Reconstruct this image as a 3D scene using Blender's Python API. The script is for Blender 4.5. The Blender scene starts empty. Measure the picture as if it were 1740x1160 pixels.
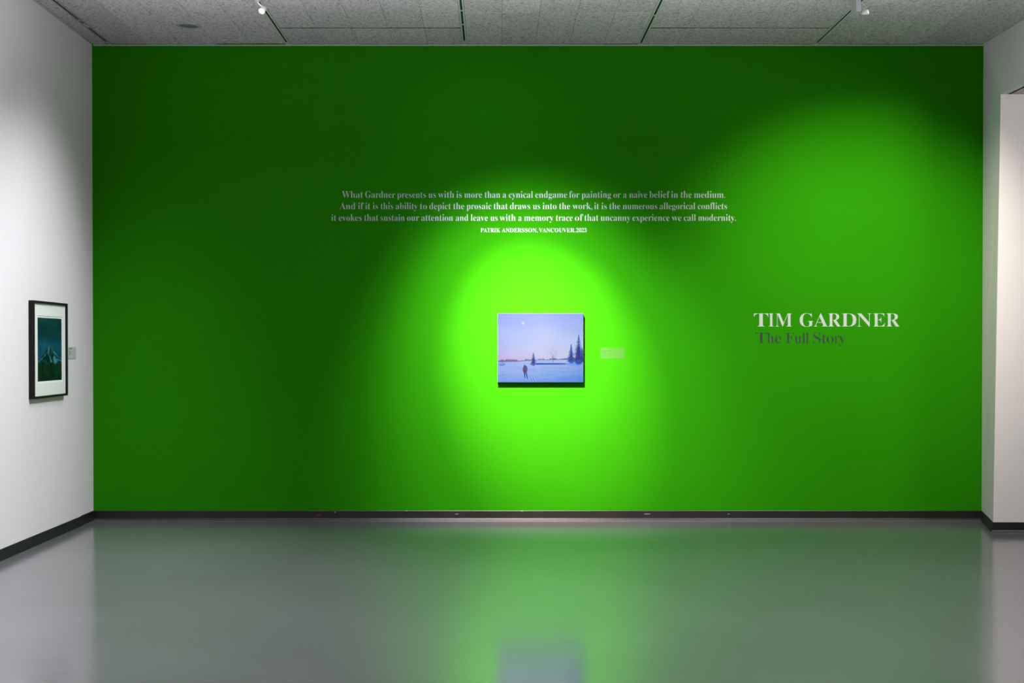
import bpy, bmesh, math, random
import numpy as np
from mathutils import Vector, Matrix, Euler
S = bpy.context.scene
C = S.collection
random.seed(4)

# ------------------------------------------------------------------ camera
F_PX, PITCH = 2400.0, 0.0119
EYE = 1.475
CAM = Vector((0.0, -12.0, EYE))
cd = bpy.data.cameras.new('camera')
cd.sensor_width = 36.0
cd.lens = F_PX / 1740 * 36.0
cd.shift_x = 30 / 1740
SH_Y = (8 + F_PX * math.tan(PITCH)) / 1740
cd.shift_y = SH_Y
cd.clip_start = .05
cd.clip_end = 100
cam = bpy.data.objects.new('camera', cd)
C.objects.link(cam)
cam.location = CAM
cam.rotation_euler = (math.pi / 2 - PITCH, 0, 0)
S.camera = cam

def ray(px, py):
    u = (px - 870 + 30) / F_PX
    v = (580 - py + SH_Y * 1740) / F_PX
    return cam.rotation_euler.to_matrix() @ Vector((u, v, -1.0))
def at_y(px, py, y=0.0):
    d = ray(px, py); return CAM + d * ((y - CAM.y) / d.y)
def at_x(px, py, x):
    d = ray(px, py); return CAM + d * ((x - CAM.x) / d.x)
def at_z(px, py, z):
    d = ray(px, py); return CAM + d * ((z - CAM.z) / d.z)

S.view_settings.view_transform = 'Standard'
S.view_settings.look = 'None'
S.view_settings.gamma = 1.0
S.view_settings.exposure = 0.0
S.view_settings.use_curve_mapping = False
w = bpy.data.worlds.new('world'); S.world = w
w.use_nodes = True
w.node_tree.nodes['Background'].inputs[0].default_value = (.6, .65, .7, 1)
w.node_tree.nodes['Background'].inputs[1].default_value = .02

# ------------------------------------------------------------------ lights
def link_light(name, kind, loc, target, energy, color=(1, 1, 1), **kw):
    l = bpy.data.lights.new(name, kind)
    l.energy = energy; l.color = color
    for k, v in kw.items(): setattr(l, k, v)
    o = bpy.data.objects.new(name, l); C.objects.link(o)
    o.location = loc
    o.rotation_euler = (Vector(target) - Vector(loc)).to_track_quat('-Z', 'Y').to_euler()
    return o
R = math.radians
TRX = [-3.255, -1.745, -.25, 1.235, 2.715]           # the five tracks
ZC = 4.03                                             # ceiling
H1 = (-1.745, -1.60, 3.94)                            # head visible top left
H2 = (2.80, -1.62, 3.93)                              # head visible top right
H3 = (-.25, -2.65, 3.93)                              # picture light
H4 = (-.25, -2.15, 3.93)
# picture spots on the green wall: three nested beams from one head
for en, ang, tx, tz, cc in ((950, 58, .42, 1.14, (.88, .92, 1)), (1350, 48, .42, 1.26, (1, .70, .56)), (4300, 31, .41, 1.36, (1, .64, .62))):
    link_light('picture_spot', 'SPOT', (H3[0], H3[1] + .05, H3[2] - .05), (tx, 0, tz), en * 1.0, cc,
               spot_size=R(ang), spot_blend=1.0, shadow_soft_size=.012)
# title spot
link_light('title_spot', 'SPOT', (2.75, -3.1, 3.9), (3.02, 0, 1.72), 760, (1, .90, .76), spot_size=R(62), spot_blend=1.0, shadow_soft_size=.03)
link_light('title_spot', 'SPOT', (H2[0], H2[1] + .06, H2[2] - .06), (3.05, 0, 1.4), 40, (1, .92, .80), spot_size=R(104), spot_blend=1.0, shadow_soft_size=.03)
# left wall spots
link_light('print_spot', 'SPOT', (H1[0] - .07, H1[1] + .0, H1[2] - .07), (-3.4, -1.5, 1.0), 72, (.97, .98, 1),
           spot_size=R(96), spot_blend=1.0, shadow_soft_size=.012)
link_light('print_spot', 'SPOT', (H4[0] - .07, H4[1], H4[2] - .07), (-3.4, -1.6, .9), 330, (.97, .98, 1),
           spot_size=R(66), spot_blend=1.0, shadow_soft_size=.012)
link_light('cool_spot', 'SPOT', (-.25, -2.0, 3.9), (-.05, 0, 2.9), 22, (.55, .8, 1),
           spot_size=R(60), spot_blend=1.0, shadow_soft_size=.05)
link_light('lamp_leak', 'POINT', (H1[0] + .12, -1.80, 3.95), (0, 0, 0), .8, shadow_soft_size=.02)
link_light('lamp_leak', 'POINT', (H2[0] + .02, -1.66, 3.95), (0, 0, 0), .3, shadow_soft_size=.02)
# spots further along the left wall, then area fills added without fixtures
for wy, we in ((-3.2, 250), (-5.2, 260), (-7.5, 230)):
    link_light('wall_spot', 'SPOT', (-.95, wy, 3.85), (-3.4, wy + .15, .45), we, (.97, .97, 1), spot_size=R(100), spot_blend=1.0, shadow_soft_size=.3)
link_light('gallery_fill', 'AREA', (.3, -11.0, 3.9), (.3, -10.0, 0), 120, (1, .98, .98), shape='RECTANGLE', size=6, size_y=4)  # added fill, stands in for the lighting of the unseen gallery
link_light('ceiling_fill', 'AREA', (.4, -3.6, 3.2), (.4, -3.6, 5), 88, (.97, .99, 1), shape='RECTANGLE', size=6.5, size_y=3.2)  # added upward fill to brighten the ceiling, no fixture here
link_light('gallery_fill', 'AREA', (.3, -4.9, 3.9), (.3, -4.9, 0), 128, (1, .97, .98), shape='RECTANGLE', size=7, size_y=5, spread=R(112))  # added overhead fill to brighten the floor
# lamps of the room beyond the opening
link_light('annex_light', 'AREA', (5.6, -3.6, 3.2), (4.6, -.8, 1.5), 68, (1, .93, .88), shape='RECTANGLE', size=1.2, size_y=1.2)

# ------------------------------------------------------------------ materials
def srgb(r, g, b, k=1.0):
    return tuple(k * ((c / 255 / 12.92) if c / 255 <= .04045 else ((c / 255 + .055) / 1.055) ** 2.4) for c in (r, g, b)) + (1,)
def mat(name, col, rough=.6, metal=0.0, spec=.5, var=0.0, var_scale=4.0, bump=0.0, bump_scale=200.0):
    m = bpy.data.materials.new(name); m.use_nodes = True
    nt = m.node_tree; b = nt.nodes['Principled BSDF']
    b.inputs['Base Color'].default_value = tuple(col[:3]) + (1,)
    b.inputs['Roughness'].default_value = rough
    b.inputs['Metallic'].default_value = metal
    b.inputs['Specular IOR Level'].default_value = spec
    tc = nt.nodes.new('ShaderNodeTexCoord')
    if var:
        n = nt.nodes.new('ShaderNodeTexNoise'); n.inputs['Scale'].default_value = var_scale; n.inputs['Detail'].default_value = 5
        mr = nt.nodes.new('ShaderNodeMapRange'); mr.inputs[1].default_value = .3; mr.inputs[2].default_value = .7
        mr.inputs[3].default_value = 1 - var; mr.inputs[4].default_value = 1 + var
        mx = nt.nodes.new('ShaderNodeMix'); mx.data_type = 'RGBA'; mx.blend_type = 'MULTIPLY'; mx.inputs[0].default_value = 1
        mx.inputs[6].default_value = tuple(col[:3]) + (1,)
        nt.links.new(tc.outputs['Object'], n.inputs['Vector'])
        nt.links.new(n.outputs[0], mr.inputs[0]); nt.links.new(mr.outputs[0], mx.inputs[7])
        nt.links.new(mx.outputs[2], b.inputs['Base Color'])
    if bump:
        n = nt.nodes.new('ShaderNodeTexNoise'); n.inputs['Scale'].default_value = bump_scale; n.inputs['Detail'].default_value = 3
        bp = nt.nodes.new('ShaderNodeBump'); bp.inputs['Strength'].default_value = bump; bp.inputs['Distance'].default_value = .002
        nt.links.new(tc.outputs['Object'], n.inputs['Vector'])
        nt.links.new(n.outputs[0], bp.inputs['Height']); nt.links.new(bp.outputs[0], b.inputs['Normal'])
    return m

M_green = mat('green_paint', (.0185, .205, .0024), .6, spec=.0, var=.03, var_scale=1.3, bump=.25, bump_scale=120)
M_white = mat('white_paint', (.72, .68, .715), .6, spec=.3, var=.015, var_scale=1.1, bump=.2, bump_scale=120)
M_annex = mat('annex_paint', (.66, .65, .65), .6, spec=.3, var=.01, bump=.2, bump_scale=120)
M_trimw = mat('trim_white', (.5, .52, .5), .5)
M_base = mat('black_vinyl', (.010, .010, .011), .42, spec=.45, var=.25, var_scale=9, bump=.2, bump_scale=30)
M_dark = mat('dark_void', (.012, .013, .012), .9, spec=.1)
M_track = mat('track_metal', (.50, .55, .51), .6, spec=.15)
M_slot = mat('track_slot', (.012, .02, .014), .8, spec=.2)
M_lamp = mat('lamp_white', (.62, .62, .6), .35, spec=.5)
M_lampg = mat('lamp_grey', (.36, .37, .38), .4, spec=.5)
M_grille = mat('speaker_grille', (.19, .195, .195), .8, bump=.6, bump_scale=900)
M_spring = mat('speaker_ring', (.34, .35, .34), .5)
M_frame = mat('black_frame_wood', (.008, .006, .0065), .4, spec=.2, bump=.1, bump_scale=60)
M_mat = mat('mat_board', (.66, .70, .66), .85, spec=.2)
M_paper = mat('print_paper', (.70, .74, .72), .8, spec=.2)
M_canvas = mat('canvas_edge', (.26, .30, .36), .8, spec=.2, bump=.3, bump_scale=900)
M_letter = mat('white_vinyl', (.42, .46, .48), .5, spec=.2)
M_quote = mat('pale_vinyl', (.46, .55, .52), .5, spec=.1)
M_grey = mat('grey_vinyl', (.030, .052, .040), .5, spec=.1)
M_card = mat('label_card', (.45, .45, .44), .6, spec=.3)
M_ink = mat('label_ink', (.05, .06, .055), .7)
M_red = mat('red_scuff', (.25, .004, .012), .6)
M_scuff = mat('pale_scuff', (.35, .36, .35), .7)

# translucent label film on the green wall
M_film = bpy.data.materials.new('label_film'); M_film.use_nodes = True
nt = M_film.node_tree; b = nt.nodes['Principled BSDF']
b.inputs['Base Color'].default_value = (.07, .27, .04, 1); b.inputs['Roughness'].default_value = .5
b.inputs['Specular IOR Level'].default_value = .2
b.inputs['Alpha'].default_value = .3
M_inkg = mat('green_label_ink', (.03, .16, .02), .7)

# lens
M_lens = bpy.data.materials.new('lamp_lens'); M_lens.use_nodes = True
nt = M_lens.node_tree; b = nt.nodes['Principled BSDF']
b.inputs['Emission Color'].default_value = (1, 1, 1, 1); b.inputs['Emission Strength'].default_value = 14

# wood-wool ceiling board
M_board = bpy.data.materials.new('wood_wool_board'); M_board.use_nodes = True
nt = M_board.node_tree; b = nt.nodes['Principled BSDF']
b.inputs['Roughness'].default_value = .95; b.inputs['Specular IOR Level'].default_value = .1
tc = nt.nodes.new('ShaderNodeTexCoord'); oi = nt.nodes.new('ShaderNodeObjectInfo')
ge = nt.nodes.new('ShaderNodeNewGeometry')
add = nt.nodes.new('ShaderNodeVectorMath'); add.operation = 'ADD'
sc = nt.nodes.new('ShaderNodeVectorMath'); sc.operation = 'SCALE'; sc.inputs[3].default_value = 37.0
nt.links.new(oi.outputs['Random'], sc.inputs[0])
nt.links.new(ge.outputs['Position'], add.inputs[0]); nt.links.new(sc.outputs[0], add.inputs[1])
mp = nt.nodes.new('ShaderNodeMapping'); mp.inputs['Scale'].default_value = (1.0, .55, 1)
nt.links.new(add.outputs[0], mp.inputs['Vector'])
n1 = nt.nodes.new('ShaderNodeTexNoise'); n1.inputs['Scale'].default_value = 55; n1.inputs['Detail'].default_value = 4; n1.inputs['Roughness'].default_value = .65
n1.inputs['Distortion'].default_value = 1.2
nt.links.new(mp.outputs[0], n1.inputs['Vector'])
cr = nt.nodes.new('ShaderNodeValToRGB')
cr.color_ramp.elements[0].position = .30; cr.color_ramp.elements[0].color = (.20, .18, .195, 1)
cr.color_ramp.elements[1].position = .52; cr.color_ramp.elements[1].color = (.62, .57, .61, 1)
e = cr.color_ramp.elements.new(.42); e.color = (.42, .385, .41, 1)
e = cr.color_ramp.elements.new(.72); e.color = (.72, .66, .71, 1)
nt.links.new(n1.outputs[0], cr.inputs[0])
mr = nt.nodes.new('ShaderNodeMapRange'); mr.inputs[3].default_value = .93; mr.inputs[4].default_value = 1.07
nt.links.new(oi.outputs['Random'], mr.inputs[0])
mx = nt.nodes.new('ShaderNodeMix'); mx.data_type = 'RGBA'; mx.blend_type = 'MULTIPLY'; mx.inputs[0].default_value = 1
nt.links.new(cr.outputs[0], mx.inputs[6]); nt.links.new(mr.outputs[0], mx.inputs[7])
nt.links.new(mx.outputs[2], b.inputs['Base Color'])
bp = nt.nodes.new('ShaderNodeBump'); bp.inputs['Strength'].default_value = .6; bp.inputs['Distance'].default_value = .004
nt.links.new(n1.outputs[0], bp.inputs['Height']); nt.links.new(bp.outputs[0], b.inputs['Normal'])

# polished grey floor
M_floor = bpy.data.materials.new('polished_floor'); M_floor.use_nodes = True
nt = M_floor.node_tree; b = nt.nodes['Principled BSDF']
tc = nt.nodes.new('ShaderNodeTexCoord')
n1 = nt.nodes.new('ShaderNodeTexNoise'); n1.inputs['Scale'].default_value = 1.2; n1.inputs['Detail'].default_value = 6
cr = nt.nodes.new('ShaderNodeValToRGB')
cr.color_ramp.elements[0].position = .3; cr.color_ramp.elements[0].color = (.119, .119, .132, 1)
cr.color_ramp.elements[1].position = .7; cr.color_ramp.elements[1].color = (.138, .138, .152, 1)
nt.links.new(tc.outputs['Object'], n1.inputs['Vector']); nt.links.new(n1.outputs[0], cr.inputs[0])
nt.links.new(cr.outputs[0], b.inputs['Base Color'])
b.inputs['Roughness'].default_value = .17
b.inputs['Specular IOR Level'].default_value = .70
mp = nt.nodes.new('ShaderNodeMapping'); mp.inputs['Scale'].default_value = (.6, 1.6, 1)
n2 = nt.nodes.new('ShaderNodeTexNoise'); n2.inputs['Scale'].default_value = 2.2; n2.inputs['Detail'].default_value = 3
nt.links.new(tc.outputs['Object'], mp.inputs['Vector']); nt.links.new(mp.outputs[0], n2.inputs['Vector'])
bp = nt.nodes.new('ShaderNodeBump'); bp.inputs['Strength'].default_value = .35; bp.inputs['Distance'].default_value = .004
nt.links.new(n2.outputs[0], bp.inputs['Height']); nt.links.new(bp.outputs[0], b.inputs['Normal'])
n3 = nt.nodes.new('ShaderNodeTexNoise'); n3.inputs['Scale'].default_value = 3.5; n3.inputs['Detail'].default_value = 6
mr = nt.nodes.new('ShaderNodeMapRange'); mr.inputs[3].default_value = .12; mr.inputs[4].default_value = .19
nt.links.new(tc.outputs['Object'], n3.inputs['Vector']); nt.links.new(n3.outputs[0], mr.inputs[0]); nt.links.new(mr.outputs[0], b.inputs['Roughness'])

# ------------------------------------------------------------------ helpers
def link(name, me, m=None, parent=None):
    o = bpy.data.objects.new(name, me)
    if m: me.materials.append(m)
    C.objects.link(o)
    if parent: o.parent = parent
    return o
def pymesh(name, verts, faces):
    me = bpy.data.meshes.new(name); me.from_pydata([tuple(v) for v in verts], [], faces); me.update()
    bm = bmesh.new(); bm.from_mesh(me); bmesh.ops.recalc_face_normals(bm, faces=bm.faces); bm.to_mesh(me); bm.free()
    return me
def boxes(name, lst, m, parent=None, bevel=0.0):
    bm = bmesh.new()
    for (x0, x1, y0, y1, z0, z1) in lst:
        g = bmesh.ops.create_cube(bm, size=1)
        for v in g['verts']:
            v.co = Vector(((x0 + x1) / 2 + v.co.x * (x1 - x0), (y0 + y1) / 2 + v.co.y * (y1 - y0), (z0 + z1) / 2 + v.co.z * (z1 - z0)))
    if bevel: bmesh.ops.bevel(bm, geom=list(bm.edges), offset=bevel, segments=1, affect='EDGES')
    me = bpy.data.meshes.new(name); bm.to_mesh(me); bm.free()
    return link(name, me, m, parent)
def prism(name, poly, axis, a0, a1, m, parent=None):
    """poly: 2D points in the plane normal to axis ('y': (x,z); 'x': (y,z); 'z': (x,y))"""
    f = {'y': lambda p, a: (p[0], a, p[1]), 'x': lambda p, a: (a, p[0], p[1]), 'z': lambda p, a: (p[0], p[1], a)}[axis]
    n = len(poly)
    vs = [f(p, a0) for p in poly] + [f(p, a1) for p in poly]
    fs = [tuple(range(n)), tuple(range(n, 2 * n))] + [(i, (i + 1) % n, (i + 1) % n + n, i + n) for i in range(n)]
    return link(name, pymesh(name, vs, fs), m, parent)
def struct(o): o['kind'] = 'structure'; return o
def tag(o, label, cat, group=None):
    o['label'] = label; o['category'] = cat
    if group: o['group'] = group
    return o
def thing(name, loc, label, cat, group=None):
    o = bpy.data.objects.new(name, None); C.objects.link(o); o.location = loc; o.empty_display_size = .1
    return tag(o, label, cat, group)
def tube(name, pts, r, m, parent=None, seg=10):
    bm = bmesh.new(); rings = []
    pts = [Vector(p) for p in pts]
    for i, p in enumerate(pts):
        d = (pts[min(i + 1, len(pts) - 1)] - pts[max(i - 1, 0)]).normalized()
        q = d.to_track_quat('Z', 'Y')
        rr = r[i] if isinstance(r, (list, tuple)) else r
        rings.append([bm.verts.new(p + q @ Vector((rr * math.cos(a), rr * math.sin(a), 0))) for a in [2 * math.pi * k / seg for k in range(seg)]])
    for a, b_ in zip(rings, rings[1:]):
        for k in range(seg): bm.faces.new((a[k], a[(k + 1) % seg], b_[(k + 1) % seg], b_[k]))
    bm.faces.new(rings[0][::-1]); bm.faces.new(rings[-1])
    for f in bm.faces: f.smooth = len(f.verts) == 4
    me = bpy.data.meshes.new(name); bm.to_mesh(me); bm.free()
    return link(name, me, m, parent)
def lathe(name, prof, m, parent=None, seg=32, mtx=None):
    """prof: (radius, z) points"""
    bm = bmesh.new(); rings = []
    for r, z in prof:
        if r == 0: rings.append([bm.verts.new((0, 0, z))])
        else: rings.append([bm.verts.new((r * math.cos(2 * math.pi * k / seg), r * math.sin(2 * math.pi * k / seg), z)) for k in range(seg)])
    for a, b_ in zip(rings, rings[1:]):
        for k in range(seg):
            k2 = (k + 1) % seg
            if len(a) == 1 and len(b_) == 1: continue
            if len(a) == 1: bm.faces.new((a[0], b_[k2], b_[k]))
            elif len(b_) == 1: bm.faces.new((a[k], a[k2], b_[0]))
            else: bm.faces.new((a[k], a[k2], b_[k2], b_[k]))
    bmesh.ops.recalc_face_normals(bm, faces=bm.faces)
    if mtx: bm.transform(mtx)
    for f in bm.faces: f.smooth = True
    me = bpy.data.meshes.new(name); bm.to_mesh(me); bm.free()
    return link(name, me, m, parent)

# ------------------------------------------------------------------ room shell
XL, XR = -3.40, 4.145
YB = -15.0
ZCA = 3.47                     # ceiling of the room beyond the opening
YJ = -.785                     # jamb of the opening
XJ0, XJ1, XJC = 3.965, 4.012, 4.15
YO = -4.6
struct(boxes('floor', [(-3.6, 8.0, YB - .2, .2, -.15, 0)], M_floor))
struct(boxes('wall_front', [(XL - .01, XR, 0, .15, 0, ZC + .02)], M_green))
# left wall: short offset strip beside the corner, then the main face
struct(prism('wall_left', [(XL - .2, .15), (XL - .010, .15), (XL - .010, -.40), (XL, -.41), (XL, YB), (XL - .2, YB)], 'z', 0, ZC + .02, M_white))
struct(boxes('wall_rear', [(XL, 8.0, YB - .15, YB, 0, ZC + .02)], M_white))
# right wall: return strip, lintel above the opening, and the rest beyond it
T = .075
vs = [(XR, .1, 0), (XR, 0, 0), (XR, 0, ZC + .02), (XR, .1, ZC + .02),
      (XJ0, YJ, 0), (XJ1, YJ, ZCA), (XJC, YJ, ZC + .02),
      (XJ1, YO, ZCA), (XJC, YO, ZC + .02),
      (XJ1 + T, YJ, ZCA), (XJC + T, YJ, ZC + .02), (XJ1 + T, YO, ZCA), (XJC + T, YO, ZC + .02),
      (XJ0, YO, 0), (XJ0, YB, 0), (XJ1, YB, ZCA), (XJC, YB, ZC + .02),
      (XJ0 + T, YO, 0), (XJ0 + T, YB, 0), (XJ1 + T, YB, ZCA), (XJC + T, YB, ZC + .02), (XR + .3, .1, 0), (XR + .3, .1, ZC + .02)]
fs = [(0, 1, 2, 3), (1, 4, 5, 2), (2, 5, 6), (5, 7, 8, 6), (9, 11, 12, 10), (5, 7, 11, 9),
      (13, 14, 15, 7), (7, 15, 16, 8), (17, 18, 19, 11), (11, 19, 20, 12), (13, 17, 11, 7), (0, 3, 22, 21)]
me = bpy.data.meshes.new('wall_right'); me.from_pydata(vs, [], fs); me.update()
struct(link('wall_right', me, M_white))
# end wall of the room beyond, flush with the jamb
struct(link('wall_annex_end', pymesh('wall_annex_end', [(XJ0, YJ, 0), (XJ1, YJ, ZCA), (8.0, YJ, ZCA), (8.0, YJ, 0),
       (XJ0 + .06, YJ + .12, 0), (XJ1 + .06, YJ + .12, ZCA), (8.0, YJ + .12, ZCA), (8.0, YJ + .12, 0)],
       [(0, 1, 2, 3), (4, 5, 6, 7), (0, 4, 5, 1), (1, 5, 6, 2), (2, 6, 7, 3), (0, 3, 7, 4)]), M_annex))
struct(boxes('wall_annex_side', [(7.9, 8.0, YB, YJ, 0, ZCA)], M_annex))
struct(boxes('ceiling_annex', [(XJ1 + T - .02, 8.0, YB, YJ, ZCA, ZCA + .05)], M_board))

# baseboards: cove profile (offset from wall, height)
BH = .0775
PROF = [(-.004, 0), (.016, 0), (.011, .006), (.007, .014), (.006, BH - .004), (.004, BH), (-.004, BH)]
def baseboard(name, pts, m=M_base):
    """sweep the profile along pts (x,y) with the room on the right-hand side of travel"""
    n = len(pts); rings = []
    for i in range(n):
        p = Vector(pts[i])
        d0 = (p - Vector(pts[i - 1])).normalized() if i > 0 else None
        d1 = (Vector(pts[i + 1]) - p).normalized() if i < n - 1 else None
        if d0 is None: d0 = d1
        if d1 is None: d1 = d0
        n0 = Vector((d0.y, -d0.x)); n1 = Vector((d1.y, -d1.x))
        mt = (n0 + n1).normalized(); mt = mt / max(.3, mt.dot(n0))
        rings.append([(p.x + mt.x * a, p.y + mt.y * a, z) for a, z in PROF])
    vs = [v for r in rings for v in r]; k = len(PROF)
    fs = [tuple(range(k)), tuple(range((n - 1) * k, n * k))]
    for i in range(n - 1):
        for j in range(k):
            fs.append((i * k + j, i * k + (j + 1) % k, (i + 1) * k + (j + 1) % k, (i + 1) * k + j))
    return struct(link(name, pymesh(name, vs, fs), m))
baseboard('baseboard_left', [(XL, YB), (XL, -.41), (XL - .010, -.40), (XL - .010, -.002)])
bf = baseboard('baseboard_front', [(XL - .01, 0), (XR + .03, 0)])
baseboard('baseboard_right', [(XR, -.004), (XJ0, YJ), (7.9, YJ)])
# scuffs on the black base
for px, py, wd, hh, mm in [(541.5, 875.3, .035, .010, M_red), (691, 867.5, .016, .005, M_scuff), (569, 870, .010, .006, M_scuff),
                           (776, 873, .03, .003, M_scuff), (1238, 873, .02, .003, M_scuff), (1100, 873, .05, .003, M_scuff), (887, 868, .02, .004, M_scuff)]:
    p = at_y(px, py, -.008)
    boxes('paint_scuff', [(p.x - wd / 2, p.x + wd / 2, -.0085, -.006, p.z - hh / 2, p.z + hh / 2)], mm, bf)
# pale bead along the top of the green wall
struct(boxes('trim_1', [(XL, XR, -.012, 0, ZC - .012, ZC - .002)], M_trimw, bevel=.002))
prismL = struct(boxes('trim_2', [(XL, XL + .010, -6, -.41, ZC - .010, ZC - .002)], M_trimw, bevel=.002))

# ------------------------------------------------------------------ ceiling
ceil = struct(boxes('ceiling', [(XL - .15, XR + .3, YB, .1, ZC + .022, ZC + .06)], M_dark))
HALF = .0215
bays = [(XL + .003, TRX[0] - HALF, 1), (TRX[0] + HALF, TRX[1] - HALF, 5), (TRX[1] + HALF, TRX[2] - HALF, 5), (TRX[2] + HALF, TRX[3] - HALF, 5),
        (TRX[3] + HALF, TRX[4] - HALF, 5), (TRX[4] + HALF, XR + .02, 5)]
YG = at_z(640, 48, ZC).y
YS = at_z(822, 21.5, ZC).y
for b0 in (2, 4):
    struct_strip = boxes('joint_shade', [(bays[b0][0], bays[b0][1], YG - .014, YG + .014, ZC + .0015, ZC + .012)], M_dark, ceil)  # dark insert in the open gap, its colour stands in for shade
mesh_cache = {}
def board_mesh(wd, ln):
    key = (round(wd, 4), round(ln, 3))
    if key in mesh_cache: return mesh_cache[key]
    bm = bmesh.new(); g = bmesh.ops.create_cube(bm, size=1)
    for v in g['verts']: v.co = Vector((v.co.x * wd, v.co.y * ln, v.co.z * .022))
    es = [e for e in bm.edges if all(v.co.z < 0 for v in e.verts)]
    bmesh.ops.bevel(bm, geom=es, offset=.0016, segments=1, affect='EDGES')
    me = bpy.data.meshes.new('ceiling_board'); bm.to_mesh(me); bm.free(); me.materials.append(M_board)
    mesh_cache[key] = me; return me
for bi, (x0, x1, n) in enumerate(bays):
    if bi in (2, 4): rows = [(-.012, YG + .015), (YG - .015, YG - 2.4)]
    elif bi == 3: rows = [(-.012, YS + .0015), (YS - .0015, YS - 2.4)]
    else: rows = [(-.012, -1.72), (-1.722, -4.12)]
    y = rows[-1][1]
    while y > YB + .1:
        rows.append((y - .002, max(YB, y - 3.0))); y -= 3.0
    wd = (x1 - x0) / n
    for i in range(n):
        for (ya, yb) in rows:
            if ya == -.012: ya -= random.choice((0, 0, .008, .016, .024))
            me = board_mesh(wd - .0015, ya - yb)
            o = bpy.data.objects.new('ceiling_board', me); C.objects.link(o); o.parent = ceil
            o.location = (x0 + (i + .5) * wd, (ya + yb) / 2, ZC + .011 + random.uniform(-.0012, .0008))

# ------------------------------------------------------------------ recessed lighting tracks
TL = ['short recessed ceiling track nearest the left white wall', 'recessed ceiling track carrying the lit spotlight at top left',
      'recessed ceiling track above the left half of the green wall, near the centre', 'recessed ceiling track right of centre, without a spotlight',
      'recessed ceiling track carrying the grey-boxed spotlight at top right']
tr_end = [(196, 70.6), (491.7, 71.3), (789.7, 70.5), (1086.2, 73.1), (1383, 72)]
joints = [[(164, 40, 46.5), (148, 33.5, 35)], [], [(0, 17, 18.5), (0, 40.5, 42), (0, 69, 69.8)], [(0, 25, 26.5)], [(0, 7, 9)]]
for i, x in enumerate(TRX):
    ye = at_z(tr_end[i][0], tr_end[i][1], ZC).y
    t = thing('lighting_track', (x, -1.5, ZC), TL[i], 'track', 'recessed lighting tracks in the ceiling')
    yw = -.012 + 1.5
    ys = -12.0 + 1.5
    for s in (-1, 1):
        if i == 0:                                   # a narrow slot without the broad lips
            boxes('flange', [(min(s * .0075, s * .0105), max(s * .0075, s * .0105), ys, yw, -.0008, .012)], M_board, t); continue
        boxes('flange', [(min(s * .0075, s * .021), max(s * .0075, s * .021), ys, yw, -.003, .012)], M_track, t)
    boxes('channel', [(-.0075, .0075, ys, ye + 1.5, .0, .013)], M_slot, t)
    boxes('end_cover', [(-.0065, .0065, ye + 1.5, yw, -.003, .012)], M_track, t)
    for (_, pa, pb) in joints[i]:
        a = at_z(840, pa, ZC).y + 1.5; c = at_z(840, pb, ZC).y + 1.5
        boxes('joint_cover', [(-.0065, .0065, min(a, c), max(a, c), -.003, .012)], M_track, t)

# ------------------------------------------------------------------ ceiling speaker
p = at_z(320.3, 43.6, ZC)
t = thing('ceiling_speaker', (p.x, p.y, ZC), 'round grey flush loudspeaker grille in the ceiling at upper left', 'speaker')
tilt = Matrix.Rotation(R(2.0), 4, 'Y')
lathe('ring', [(.096, .004), (.097, -.004), (.092, -.008), (.078, -.008), (.076, -.002), (.076, .004)], M_spring, t, 40, tilt)
lathe('grille', [(0, -.006), (.04, -.0055), (.072, -.003), (.075, .002)], M_grille, t, 40, tilt)

# ------------------------------------------------------------------ track spotlights
def head(parent, origin, aim, r=.030, ln=.055, lit=True, m=M_lamp):
    q = (Vector(aim) - Vector(origin)).to_track_quat('Z', 'Y').to_matrix().to_4x4()
    mt = Matrix.Translation(Vector(origin) - parent.location) @ q
    h = lathe('lamp_head', [(0, -ln), (r * .55, -ln), (r * .8, -ln * .8), (r * .9, -ln * .2), (r, 0), (r, .012), (r * .88, .012), (r * .86, .002), (0, .002)], m, parent, 28, mt)
    lens = lathe('lens', [(0, .006), (r * .85, .006), (r * .85, .003)], M_lens if lit else M_lampg, h, 24, mt)
    return h
# left, seen from the front and lit
t = thing('track_spotlight', (TRX[1], -1.60, ZC), 'lit white spotlight with glaring round lens hanging at top left', 'spotlight', 'spotlights on the ceiling tracks')
pl = at_y(444.5, 18, -1.60)
boxes('adapter', [(-.014, .014, -.10, .03, -.030, .0)], M_lamp, t, .002)
lp = Vector(pl) - t.location
tube('arm', [(0.005, -.0, -.028), (.012, .0, -.040), (lp.x + .018, .0, lp.z + .018), (lp.x + .006, .002, lp.z + .006)], .0065, M_lamp, t)
head(t, (pl.x + .004, pl.y, pl.z), (pl.x - 1.1, pl.y - 2.4, pl.z - 2.3), .024, .045)
# right, seen from behind
t = thing('track_spotlight', (TRX[4], -1.56, ZC), 'unlit-looking white spotlight with grey box hanging at top right, aimed at the title', 'spotlight', 'spotlights on the ceiling tracks')
a = at_y(1459, 19, -1.71); t.location.x = a.x
boxes('adapter', [(-.0175, .0175, -.15, .0, a.z - ZC, .0)], M_lampg, t, .003)
c = at_y(1470, 19.5, -1.62)
lc = Vector(c) - t.location
tube('arm', [(.016, -.05, -.045), (.045, -.055, -.040), (.055, -.06, -.052), (lc.x + .006, lc.y, lc.z + .030), (lc.x - .016, lc.y - .004, lc.z + .018), (lc.x - .010, lc.y, lc.z + .008)], .0055, M_lamp, t)
h = head(t, (c.x + .002, c.y + .004, c.z - .006), (c.x + .1, -.35, .6), .029, .020)
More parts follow.
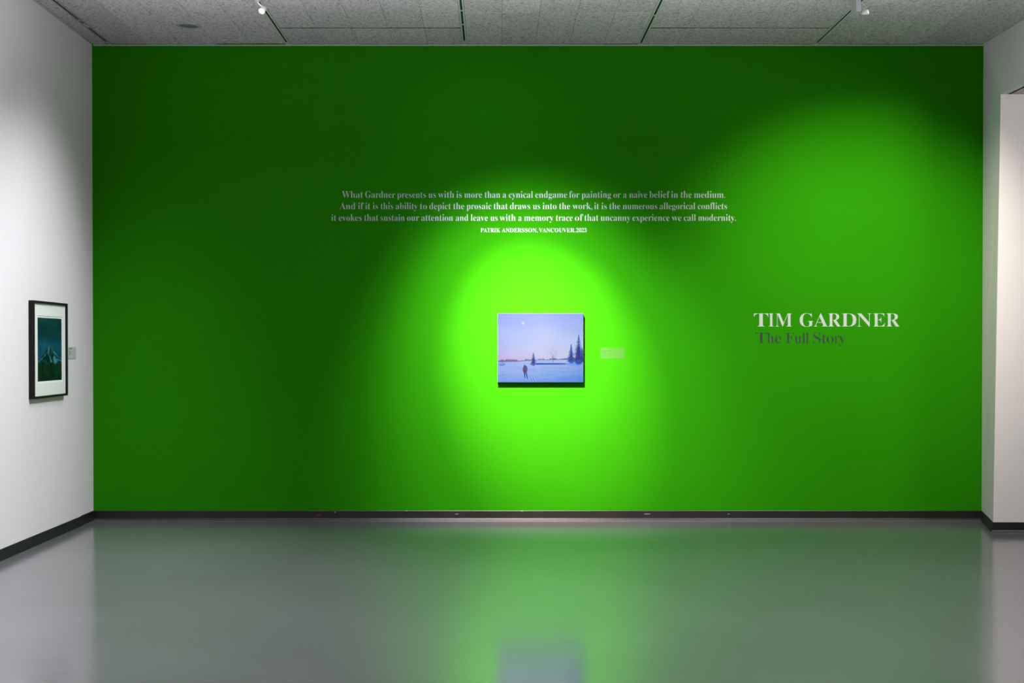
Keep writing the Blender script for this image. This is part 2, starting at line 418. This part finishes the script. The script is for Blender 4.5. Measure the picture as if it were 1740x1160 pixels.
# more heads above the frame, above the frame
for (hx, hy, hz), aim, lab in ((H3, (.42, 0, 1.38), 'white spotlight on the middle ceiling track aimed at the snow painting'),
                               (H4, (-3.4, -1.9, 1.2), 'white spotlight on the middle ceiling track aimed at the left wall'),
                               ((2.715, -3.15, 3.95), (3.0, 0, 1.75), 'white spotlight on the right ceiling track above the frame')):
    t = thing('track_spotlight', (hx, hy, ZC), lab, 'spotlight', 'spotlights on the ceiling tracks')
    boxes('adapter', [(-.014, .014, -.05, .05, -.03, .0)], M_lamp, t, .002)
    tube('arm', [(0, 0, -.028), (0, 0, hz - ZC + .02)], .0065, M_lamp, t)
    head(t, (hx, hy, hz), aim, .026, .04)

# ------------------------------------------------------------------ painted surfaces: colour per vertex on a fine grid
def srgb_arr(a):
    a = np.clip(a, 0, 255) / 255.0
    return np.where(a <= .04045, a / 12.92, ((a + .055) / 1.055) ** 2.4)
def color_mat(name, rough=.6, bump=0.0):
    m = mat(name, (1, 1, 1), rough, spec=.02, bump=bump, bump_scale=700)
    nt = m.node_tree; at = nt.nodes.new('ShaderNodeVertexColor'); at.layer_name = 'paint'
    nt.links.new(at.outputs[0], nt.nodes['Principled BSDF'].inputs['Base Color']); return m
def color_grid(name, o3, u3, v3, img, m, parent):
    """img (rows, cols, 3) linear, row 0 at v=1"""
    H, W = img.shape[:2]
    us = np.linspace(0, 1, W); vs_ = np.linspace(1, 0, H)
    U, V = np.meshgrid(us, vs_)
    co = (np.array(o3)[None, None] + U[..., None] * np.array(u3) + V[..., None] * np.array(v3)).reshape(-1, 3)
    idx = np.arange(H * W).reshape(H, W)
    q = np.stack([idx[:-1, :-1], idx[1:, :-1], idx[1:, 1:], idx[:-1, 1:]], -1).reshape(-1, 4)
    me = bpy.data.meshes.new(name); me.from_pydata(co.tolist(), [], q.tolist())
    ca = me.color_attributes.new('paint', 'FLOAT_COLOR', 'POINT')
    rgba = np.ones((H * W, 4), dtype=np.float32); rgba[:, :3] = img.reshape(-1, 3)
    ca.data.foreach_set('color', rgba.ravel()); me.update()
    return link(name, me, m, parent)
rng = np.random.default_rng(7)
def noise2(H, W, sy, sx):
    """smooth value noise"""
    gy, gx = int(H / sy) + 3, int(W / sx) + 3
    g = rng.random((gy, gx)); y = np.arange(H) / sy; x = np.arange(W) / sx
    y0 = y.astype(int); x0 = x.astype(int); fy = (y - y0)[:, None]; fx = (x - x0)[None]
    fy = fy * fy * (3 - 2 * fy); fx = fx * fx * (3 - 2 * fx)
    a = g[y0][:, x0]; b_ = g[y0][:, x0 + 1]; c_ = g[y0 + 1][:, x0]; d_ = g[y0 + 1][:, x0 + 1]
    return (a * (1 - fx) + b_ * fx) * (1 - fy) + (c_ * (1 - fx) + d_ * fx) * fy

# ---- the snow painting (drawn in the coordinates 40..1250 x 60..1025)
def snow_image():
    W, H = 303, 241
    X = np.linspace(40, 1250, W)[None, :] * np.ones((H, 1)); Y = np.linspace(60, 1025, H)[:, None] * np.ones((1, W))
    img = np.zeros((H, W, 3))
    ys = [60, 200, 380, 560, 650, 740]
    L = np.array([(170, 188, 255), (178, 194, 255), (200, 212, 253), (214, 218, 252), (224, 210, 244), (238, 200, 222)], float)
    Mi = np.array([(190, 203, 252), (204, 216, 253), (220, 229, 254), (232, 236, 254), (238, 234, 250), (240, 222, 240)], float)
    Rr = np.array([(178, 194, 250), (186, 202, 252), (204, 218, 254), (226, 232, 254), (236, 234, 252), (236, 224, 246)], float)
    def col(tab): return np.stack([np.interp(Y, ys, tab[:, k]) for k in range(3)], -1)
    t = np.clip((X - 40) / 605, 0, 1)[..., None]; t2 = np.clip((X - 645) / 605, 0, 1)[..., None]
    sky = col(L) * (1 - t) + col(Mi) * t; sky = sky * (1 - t2) + col(Rr) * t2
    img[:] = sky + (noise2(H, W, 30, 60)[..., None] - .5) * 8
    def blend(mask, c, a=1.0):
        mk = np.clip(mask, 0, 1)[..., None] * a
        img[:] = img * (1 - mk) + np.array(c, float) * mk
    def ell(cx, cy, rx, ry, soft=.25):
        d = np.sqrt(((X - cx) / rx) ** 2 + ((Y - cy) / ry) ** 2); return (1 + soft - d) / (2 * soft)
    def seg(x0, y0, x1, y1, w0, w1=None, soft=3):
        w1 = w0 if w1 is None else w1
        dx, dy = x1 - x0, y1 - y0; L2 = dx * dx + dy * dy
        s = np.clip(((X - x0) * dx + (Y - y0) * dy) / L2, 0, 1)
        d = np.hypot(X - x0 - s * dx, Y - y0 - s * dy); wd = w0 + (w1 - w0) * s
        return (wd / 2 + soft - d) / (2 * soft)
    blend(ell(393, 193, 21, 23), (240, 246, 255), .45)
    mo = np.clip(ell(395, 194, 19, 21, .12), 0, 1) * (1 - np.clip(ell(382, 184, 20, 21, .2), 0, 1)); blend(mo, (255, 255, 255), 1)
    # horizon
    hz = np.interp(X, [40, 300, 420, 600, 1000, 1250], [742, 740, 728, 716, 712, 716])
    n = noise2(H, W, 400, 5)
    top = np.interp(X, [40, 70, 110, 135, 150, 310, 330, 420, 430, 490, 600, 640, 690, 720, 770, 780, 850, 900, 940, 1020, 1250],
                    [728, 722, 700, 722, 706, 708, 722, 716, 698, 708, 708, 696, 694, 708, 706, 694, 690, 700, 696, 680, 690]) + (n - .5) * 16
    mk = ((Y - top) / 5 + .5) * (Y < hz + 3)
    base = np.array([118, 118, 165.]) + (noise2(H, W, 10, 4)[..., None] - .5) * np.array([120, 50, 60.])
    mk = np.clip(mk, 0, 1)[..., None] * .78; img[:] = img * (1 - mk) + base * mk
    # snow
    sn = np.clip((Y - hz) / 4 + .5, 0, 1)[..., None]
    fy = np.clip((Y - 720) / 305, 0, 1)[..., None]; fx = np.clip((X - 40) / 1210, 0, 1)[..., None]
    s0 = np.array([208, 222, 255.]); s1 = np.array([158, 194, 255.]); s2 = np.array([118, 176, 255.])
    snow = s0 * (1 - fy) + s1 * fy
    k = np.clip(fx * 1.3 - .3, 0, 1) * fy; snow = snow * (1 - k) + s2 * k
    k = np.clip(1 - fx * 5, 0, 1) * .25; snow = snow * (1 - k) + np.array([150, 190, 255.]) * k
    st = noise2(H, W, 5, 60) * .6 + noise2(H, W, 3, 18) * .4
    snow = snow + (st[..., None] - .5) * np.array([34, 22, 6.])
    snow = snow + np.clip(ell(700, 890, 330, 70, .6), 0, 1)[..., None] * np.array([8, 8, 2.])
    img[:] = img * (1 - sn) + snow * sn
    for (x0, y0, x1, y1) in ((50, 975, 330, 850), (60, 870, 300, 830), (70, 910, 260, 880), (760, 1010, 1230, 830), (600, 990, 1000, 900), (60, 1000, 400, 965)):
        blend(seg(x0, y0, x1, y1, 5, 2, 4), (225, 238, 255), .4); blend(seg(x0, y0 + 10, x1, y1 + 8, 6, 2, 5), (140, 180, 250), .35)
    # bush
    blend(ell(100, 772, 44, 24), (132, 150, 224), .9); blend(ell(95, 762, 32, 12), (185, 196, 245), .7)
    # shaded bank
    blend(seg(592, 768, 1000, 768, 20, 14, 3) * (X < 1000), (24, 92, 176), 1); blend(seg(590, 770, 700, 770, 18, 12, 2), (30, 90, 170), .6)
    blend(seg(990, 768, 1095, 769, 11, 1, 2), (60, 130, 205), .9)
    blend(seg(600, 756, 1000, 754, 8, 4, 5), (150, 200, 255), .7)
    # bare tree
    rr = noise2(H, W, 3, 3)
    blend(ell(825, 625, 80, 66, .12) * (rr > .52), (165, 178, 228), .22); blend(ell(825, 640, 40, 48, .2) * (rr > .45), (160, 170, 222), .15)
    for a in range(11):
        an = math.radians(-160 + a * 14); blend(seg(822, 690, 822 + 75 * math.cos(an), 625 + 65 * math.sin(an), 3, 1, 2), (150, 160, 216), .22)
    blend(seg(822, 745, 822, 660, 7, 4, 2), (110, 125, 190), .8)
    # spruces
    def spruce(cx, y0, y1, hw, c0, c1, seed, den=.0):
        r2 = np.random.default_rng(seed); y = y0; k = 0
        blend(seg(cx, y0 - 14, cx, y1, 3, 10, 2), c0, .9)
        while y < y1:
            f = (y - y0) / (y1 - y0)
            for s in (-1, 1):
                ww = hw * (f ** .85) * r2.uniform(.72, 1.18) + 5
                yy = y + r2.uniform(-4, 4)
                c = np.array(c0) * (1 - f) + np.array(c1) * f + r2.normal(0, 12, 3)
                blend(seg(cx, yy - 10, cx + s * ww, yy + 6 + ww * .12, 13 + 8 * f, 2, 2.5), c, .9)
                blend(seg(cx + s * ww * .25, yy - 9, cx + s * ww * .9, yy + 1, 4, 2, 2), (158, 190, 244), .5)
            y += 19; k += 1
        blend(seg(cx, y0 + (y1 - y0) * .45, cx, y1, hw * .4, hw * 1.15, 6), c1, .7)
    spruce(545, 625, 768, 50, (120, 124, 180), (70, 84, 150), 1)
    blend(seg(500, 776, 590, 770, 8, 14, 4), (90, 120, 190), .7)
    blend(ell(1160, 755, 110, 42, .5), (110, 172, 252), .8)
    spruce(1080, 510, 722, 66, (70, 118, 196), (60, 84, 165), 2)
    spruce(1186, 380, 722, 94, (56, 106, 190), (58, 66, 140), 3)
    spruce(1235, 560, 722, 40, (64, 96, 176), (66, 70, 145), 5)
    blend(seg(1050, 728, 1250, 722, 14, 14, 5), (50, 110, 205), .85)
    # ski tracks
    for (x0, y0, x1, y1) in ((482, 885, 532, 1022), (505, 880, 572, 1022), (470, 940, 490, 1022)):
        blend(seg(x0, y0, x1, y1, 1, 7, 2), (118, 148, 220), .75)
        blend(seg(x0 + 7, y0, x1 + 14, y1, 1, 8, 2), (236, 244, 255), .8)
    blend(seg(430, 970, 452, 1000, 8, 5, 3), (240, 246, 255), .7); blend(seg(462, 975, 476, 1010, 7, 5, 3), (240, 246, 255), .7)
    # skier from behind
    blend(seg(418, 880, 424, 966, 20, 10, 3), (36, 92, 176), 1); blend(seg(440, 880, 460, 978, 20, 9, 3), (36, 96, 184), 1)
    blend(ell(428, 842, 32, 50, .12), (112, 106, 146), 1); blend(ell(409, 850, 13, 40, .25), (150, 84, 112), .85)
    blend(ell(430, 872, 22, 14, .3), (128, 84, 108), .7); blend(ell(440, 838, 18, 36, .3), (98, 112, 148), .8)
    blend(ell(421, 797, 12, 16, .2), (92, 98, 142), 1); blend(seg(410, 812, 450, 818, 12, 14, 3), (104, 104, 146), 1)
    return srgb_arr(img)
SNOW_K = np.array([.078, .114, .142])
C0 = at_y(845.6, 649.3, -.045); C1 = at_y(991.2, 532.2, -.045)
pt = thing('snow_painting', ((C0.x + C1.x) / 2, 0, C0.z), 'frameless canvas of a skier crossing a blue snowfield, lit on the green wall', 'painting')
def rel(v, t): return (v[0] - t.location.x, v[1] - t.location.y, v[2] - t.location.z)
a = rel(C0, pt); c = rel(C1, pt)
boxes('stretcher', [(a[0], c[0], -.045, -.003, a[2], c[2])], M_canvas, pt, .0015)
color_grid('picture_surface', (a[0] + .001, -.0456, a[2] + .001), (c[0] - a[0] - .002, 0, 0), (0, 0, c[2] - a[2] - .002),
           snow_image() * SNOW_K, color_mat('oil_painting', .55, .15), pt)

# ---- framed mountain print on the left wall
def mountain_image():
    W, H = 120, 200
    X = np.linspace(130, 490, W)[None, :] * np.ones((H, 1)); Y = np.linspace(80, 1045, H)[:, None] * np.ones((1, W))
    ys = [80, 250, 380, 470, 560, 700, 1045]
    tab = np.array([(22, 68, 66), (14, 56, 56), (14, 62, 70), (24, 84, 98), (16, 74, 88), (20, 72, 84), (16, 50, 30)], float)
    img = np.stack([np.interp(Y, ys, tab[:, k]) for k in range(3)], -1) + (noise2(H, W, 25, 30)[..., None] - .5) * 16
    ridge = np.interp(X, [130, 170, 215, 240, 270, 285, 300, 318, 335, 350, 380, 420, 460, 490], [735, 700, 640, 600, 560, 520, 508, 530, 528, 552, 590, 650, 695, 712])
    ridge = ridge + (noise2(H, W, 300, 5) - .5) * 14
    mk = np.clip((Y - ridge) / 8 + .5, 0, 1)[..., None]
    n = noise2(H, W, 9, 7) * .5 + noise2(H, W, 22, 12) * .5
    diag = noise2(H, W, 14, 14)
    rock = np.array([14, 54, 52.]) + (n[..., None] - .4) * np.array([70, 90, 100.])
    img = img * (1 - mk) + rock * mk
    def blend(mask, c, a):
        m_ = np.clip(mask, 0, 1)[..., None] * a; img[:] = img * (1 - m_) + np.array(c, float) * m_
    def seg(x0, y0, x1, y1, w0, w1, soft=8):
        dx, dy = x1 - x0, y1 - y0; s = np.clip(((X - x0) * dx + (Y - y0) * dy) / (dx * dx + dy * dy), 0, 1)
        return ((w0 + (w1 - w0) * s) / 2 + soft - np.hypot(X - x0 - s * dx, Y - y0 - s * dy)) / (2 * soft)
    for s in ((298, 515, 285, 625, 10, 26), (335, 540, 372, 620, 6, 16), (372, 600, 440, 690, 14, 12), (300, 640, 330, 760, 10, 22), (372, 690, 400, 760, 40, 50),
              (420, 720, 480, 742, 30, 20), (330, 740, 385, 808, 10, 22), (200, 690, 150, 745, 10, 20), (250, 640, 175, 720, 5, 9), (455, 690, 488, 722, 10, 8)):
        blend(seg(*s) * (.55 + diag * .7), (84, 148, 172), .8)
    for s in ((262, 570, 235, 625, 22, 10), (315, 560, 300, 640, 14, 20), (250, 660, 290, 720, 14, 30), (330, 640, 350, 690, 12, 20)):
        blend(seg(*s), (10, 46, 46), .8)
    low = np.clip((Y - (770 + (noise2(H, W, 300, 12) - .5) * 70)) / 40 + .5, 0, 1)[..., None]
    dark = np.array([14, 46, 26.]) + (n[..., None] - .5) * np.array([10, 26, 14.])
    img = img * (1 - low * .93) + dark * low * .93
    return srgb_arr(img)
XW = XL
YN, YF = -1.69, -.875
Z0, Z1 = 1.088, 1.810
fp = thing('framed_print', (XL, (YN + YF) / 2, Z0), 'black framed mountain print with a white mat on the left wall', 'picture')
def rl(x, y, z): return (x - fp.location.x, y - fp.location.y, z - fp.location.z)
def fbox(name, x0, x1, y0, y1, z0, z1, m, parent, bev=0.0):
    p0 = rl(x0, y0, z0); p1 = rl(x1, y1, z1)
    return boxes(name, [(p0[0], p1[0], p0[1], p1[1], p0[2], p1[2])], m, parent, bev)
D, RW = .042, .017
fbox('frame_rail', XL + .001, XL + D, YN, YN + RW, Z0, Z1, M_frame, fp, .001)
fbox('frame_rail', XL + .001, XL + D, YF - RW, YF, Z0, Z1, M_frame, fp, .001)
fbox('frame_rail', XL + .001, XL + D - .0003, YN + RW, YF - RW, Z1 - RW, Z1, M_frame, fp, .001)
fbox('frame_rail', XL + .001, XL + D - .0003, YN + RW, YF - RW, Z0, Z0 + RW, M_frame, fp, .001)
AY0, AY1, AZ0, AZ1 = -1.553, -.975, 1.213, 1.688
MX = XL + .026
g = .014
for (y0, y1, z0, z1) in ((YN + RW, AY0 - g, Z0 + RW, Z1 - RW), (AY1 + g, YF - RW, Z0 + RW, Z1 - RW), (AY0 - g, AY1 + g, AZ1 + g, Z1 - RW), (AY0 - g, AY1 + g, Z0 + RW, AZ0 - g)):
    fbox('mat_board', XL + .010, MX, y0, y1, z0, z1, M_mat, fp)
fbox('print_sheet', XL + .008, MX - .004, AY0 - g - .003, AY1 + g + .003, AZ0 - g - .003, AZ1 + g + .003, M_paper, fp)
color_grid('print_image', rl(MX - .0036, AY0, AZ0), (0, AY1 - AY0, 0), (0, 0, AZ1 - AZ0), mountain_image() * .8, color_mat('print_ink', .5), fp)

# ------------------------------------------------------------------ wall labels
def ink_lines(name, t, lines, place, m):
    """lines: (u0, u1, v, height) in metres on the card"""
    bm = []
    r2 = random.Random(3)
    for (u0, u1, v, h_) in lines:
        u = u0
        while u < u1:
            wd = r2.uniform(.004, .010); bm.append(place(u, min(u + wd, u1), v, h_)); u += wd + .002
    return boxes(name, bm, m, t)
t = thing('wall_label', (XL, -.633, 1.374), 'small pale grey card with tiny print beside the black framed print', 'label')
boxes('card', [(0.0005, .004, -.1, .1, 0, .095)], M_card, t)
ink_lines('print_lines', t, [(.012, .085, .078, .006), (.012, .03, .066, .003), (.012, .06, .053, .004), (.012, .055, .036, .004)],
          lambda u0, u1, v, h_: (.0038, .0046, -.1 + u0, -.1 + u1, v, v + h_), M_ink)
L0 = at_y(1020.5, 609.5, 0); L1 = at_y(1061.5, 590.5, 0)
t = thing('wall_label', ((L0.x + L1.x) / 2, 0, L0.z), 'clear film label with tiny print right of the snow painting', 'label')
hw = (L1.x - L0.x) / 2; hh = L1.z - L0.z
boxes('film', [(-hw, hw, -.0015, -.0005, 0, hh)], M_film, t)
ink_lines('print_lines', t, [(.012, .10, hh - .022, .006), (.012, .035, hh - .034, .0025), (.012, .05, hh - .045, .0035), (.012, .05, hh - .061, .0035)],
          lambda u0, u1, v, h_: (-hw + u0, -hw + u1, -.0022, -.0016, v, v + h_), M_inkg)

# ------------------------------------------------------------------ lettering
def serif(s):
    o = ''
    for ch in s:
        if 'A' <= ch <= 'Z': o += chr(0x1D400 + ord(ch) - 65)
        elif 'a' <= ch <= 'z': o += chr(0x1D41A + ord(ch) - 97)
        elif '0' <= ch <= '9': o += chr(0x1D7CE + ord(ch) - 48)
        else: o += ch
    return o
_tc = {}
def glyphs(s, off):
    """flat outline mesh of a string as (verts, faces); cap height about .67"""
    key = (s, off)
    if key in _tc: return _tc[key]
    cu = bpy.data.curves.new('tmp', 'FONT'); cu.body = serif(s); cu.offset = off; cu.resolution_u = 4
    ob = bpy.data.objects.new('tmp', cu); C.objects.link(ob)
    dg = bpy.context.evaluated_depsgraph_get()
    me = bpy.data.meshes.new_from_object(ob.evaluated_get(dg))
    v = np.array([tuple(x.co)[:2] for x in me.vertices]); f = [tuple(p.vertices) for p in me.polygons]
    bpy.data.objects.remove(ob); bpy.data.curves.remove(cu); bpy.data.meshes.remove(me)
    _tc[key] = (v, f); return v, f
cv, _ = glyphs('H', 0.0); CAPH = cv[:, 1].max(); xv, _ = glyphs('x', 0.0); XH = xv[:, 1].max()
av, _ = glyphs('l', 0.0); ASC = av[:, 1].max()
def warp(y, xr, up=1.0):
    """map glyph heights so that cap height is 1 and x-height is xr (lowercase)"""
    return np.where(y < 0, y / CAPH * .92, np.where(y < XH, y / XH * xr, xr + (y - XH) / (ASC - XH) * (1.0 * up - xr)))
TH = .0012
def place_glyph(acc, s, off, x0, x1, yb, yt, lower=None, weight_y=0.0):
    """fit string s between pixel columns x0..x1, baseline row yb, cap top row yt, on the green wall"""
    if s == '\u00ef':
        v, f = glyphs('i', off)
    else:
        v, f = glyphs(s, off)
    a, b_ = v[:, 0].min(), v[:, 0].max()
    px = x0 + (v[:, 0] - a) / (b_ - a) * (x1 - x0)
    if lower is None: yy = v[:, 1] / CAPH
    else: yy = warp(v[:, 1], lower)
    py = yb - yy * (yb - yt)
    base = len(acc[0])
    for k in range(len(v)):
        p = at_y(px[k], py[k], 0); acc[0].append((p.x, p.z))
    acc[1].extend([tuple(i + base for i in ff) for ff in f])
def finish(acc, name, m, t):
    """turn the flat outline into thin vinyl a little proud of the wall"""
    ox, oz = t.location.x, t.location.z
    vs = [(x - ox, -TH, z - oz) for x, z in acc[0]]
    me = bpy.data.meshes.new(name); me.from_pydata(vs, [], acc[1]); me.update()
    bm = bmesh.new(); bm.from_mesh(me)
    bmesh.ops.remove_doubles(bm, verts=bm.verts, dist=1e-6)
    bmesh.ops.recalc_face_normals(bm, faces=bm.faces)
    for f in bm.faces:
        if f.normal.y > 0: f.normal_flip()
    r = bmesh.ops.extrude_face_region(bm, geom=list(bm.faces))
    for v in [e for e in r['geom'] if isinstance(e, bmesh.types.BMVert)]: v.co.y = -.0003
    bmesh.ops.recalc_face_normals(bm, faces=bm.faces)
    bm.to_mesh(me); bm.free()
    return link(name, me, m, t)

# title
p = at_y(1405, 555, 0)
t = thing('exhibition_title', (p.x, 0, p.z), 'large white capitals over a grey serif subtitle at the right of the green wall', 'lettering')
for ch, x0, x1 in (('T', 1281.1, 1305.4), ('I', 1305.8, 1315.1), ('M', 1317.3, 1346), ('G', 1358.7, 1382.6), ('A', 1382.8, 1406.6), ('R', 1406.8, 1429.2),
                   ('D', 1429.8, 1455.1), ('N', 1456.3, 1480.9), ('E', 1483.3, 1503.8), ('R', 1505.6, 1529.1)):
    acc = ([], [])
    place_glyph(acc, ch, -.010, x0, x1, 554.9, 532.0)
    o = finish(acc, 'letter', M_letter, t)
for ch, x0, x1 in (('T', 1283.8, 1303.4), ('h', 1303.6, 1314.9), ('e', 1316.5, 1327.1), ('F', 1334.8, 1349.4), ('u', 1350.3, 1361.6), ('l', 1363.0, 1368.3),
                   ('l', 1369.1, 1374.3), ('S', 1381.7, 1394.7), ('t', 1396.3, 1404.0), ('o', 1404.4, 1416.8), ('r', 1418.0, 1426.2), ('y', 1424.6, 1437.2)):
    acc = ([], [])
    place_glyph(acc, ch, -.0115 if ch in 'Te' else -.0135, x0, x1, 582.8, 564.6, lower=None if ch.isupper() else .68)
    o = finish(acc, 'letter', M_grey, t)
    if ch == 'T': o['label'] = 'grey letter of the subtitle'

# quotation
QUOTE = [
 (335.9, 324.4, [('What', 580.9, 616.9), ('Gardner', 620.5, 671.7), ('presents', 675, 723.8), ('us', 728, 740.7), ('with', 744.5, 771.7), ('is', 775.5, 784.6),
   ('more', 788.8, 819.2), ('than', 823.6, 850), ('a', 854.1, 860.1), ('cynical', 864.5, 905.5), ('endgame', 909.5, 963.6), ('for', 967.2, 984.8),
   ('painting', 988.4, 1038.4), ('or', 1042.2, 1054.9), ('a', 1059, 1064.7), ('na\u00efve', 1069.1, 1099.8), ('belief', 1103.4, 1138.3), ('in', 1140.4, 1152),
   ('the', 1156.5, 1175.1), ('medium.', 1179.3, 1232.2)]),
 (355.4, 343.9, [('And', 577, 604.1), ('if', 608.3, 618.3), ('it', 620.7, 629.3), ('is', 633.4, 642.4), ('this', 646.7, 668.2), ('ability', 672.4, 709.8),
   ('to', 713.5, 725.6), ('depict', 729.5, 766.2), ('the', 770.1, 789), ('prosaic', 792.9, 835), ('that', 838.8, 862.7), ('draws', 866.5, 900.9),
   ('us', 905.6, 917.8), ('into', 921.9, 945.7), ('the', 950, 968.8), ('work,', 972.9, 1006.3), ('it', 1009.6, 1017.9), ('is', 1021.9, 1031.2),
   ('the', 1035.3, 1054.3), ('numerous', 1058.3, 1116.9), ('allegorical', 1120.8, 1181.3), ('conflicts', 1185.5, 1235.5)]),
 (375.1, 363.6, [('it', 563, 571.5), ('evokes', 575.5, 614.8), ('that', 618.9, 642.9), ('sustain', 646.7, 687.7), ('our', 691.5, 712.4), ('attention', 715.8, 769.8),
   ('and', 774.3, 795.7), ('leave', 799.8, 829), ('us', 833.4, 845.6), ('with', 848.9, 876.3), ('a', 880.7, 886.4), ('memory', 890.5, 940.5),
   ('trace', 944.5, 973.1), ('of', 976.8, 991.2), ('that', 993.1, 1016.9), ('uncanny', 1020.5, 1071.2), ('experience', 1074.6, 1137.6), ('we', 1141.4, 1158),
   ('call', 1161.9, 1182.3), ('modernity.', 1186.2, 1250.5)]),
 (394.4, 387.5, [('PATRIK', 816.4, 850), ('ANDERSSON,', 852.6, 913.4), ('VANCOUVER,', 915.5, 977.8), ('2023', 979.1, 996.9)])]
p = at_y(906, 396, 0)
t = thing('wall_quotation', (p.x, 0, p.z), 'three centred lines of small pale serif lettering with attribution, above the painting', 'lettering')
def add_word(acc, s, x0, x1, yb, yt, off, lower):
    plain = s.replace('\u00ef', 'i')
    v, f = glyphs(plain, off)
    v = v.copy()
    if '\u00ef' in s:                                   # turn the dot of the i into two dots
        pre, _ = glyphs('na', off)
        hi = v[:, 1] > XH * 1.12
        old = np.where(hi)[0]; dm = {}
        nv = v[old].copy(); cx = nv[:, 0].mean()
        sc_ = .62
        v[old, 0] = cx + (v[old, 0] - cx) * sc_ - .085; nv[:, 0] = cx + (nv[:, 0] - cx) * sc_ + .085
        for j, o_ in enumerate(old): dm[o_] = len(v) + j
        v = np.vstack([v, nv]); f = f + [tuple(dm[i] for i in ff) for ff in f if all(i in dm for i in ff)]
    a, b_ = v[:, 0].min(), v[:, 0].max()
    px = x0 + (v[:, 0] - a) / (b_ - a) * (x1 - x0)
    if lower: 
        yy = warp(v[:, 1], lower)
        capend = None
        if s[0].isupper():                             # leave the initial capital unwarped
            cvx, _ = glyphs(s[0], off); lim = cvx[:, 0].max() + (.002)
            k = v[:, 0] <= lim
            yy = np.where(k, v[:, 1] / CAPH, yy)
    else: yy = v[:, 1] / CAPH
    py = yb - yy * (yb - yt)
    base = len(acc[0])
    for k in range(len(v)):
        q = at_y(px[k], py[k], 0); acc[0].append((q.x, q.z))
    acc[1].extend([tuple(i + base for i in ff) for ff in f])
for (yb, yt, words) in QUOTE:
    acc = ([], [])
    small = yb > 390
    for (s, x0, x1) in words:
        add_word(acc, s, x0 + .1, x1 - .1, yb, yt, -.002 if small else -.010, None if small else .635)
    o = finish(acc, 'text_line', M_letter if small else M_quote, t)
    if small: o['label'] = 'attribution line in small bold capitals'
    o['kind'] = 'stuff'
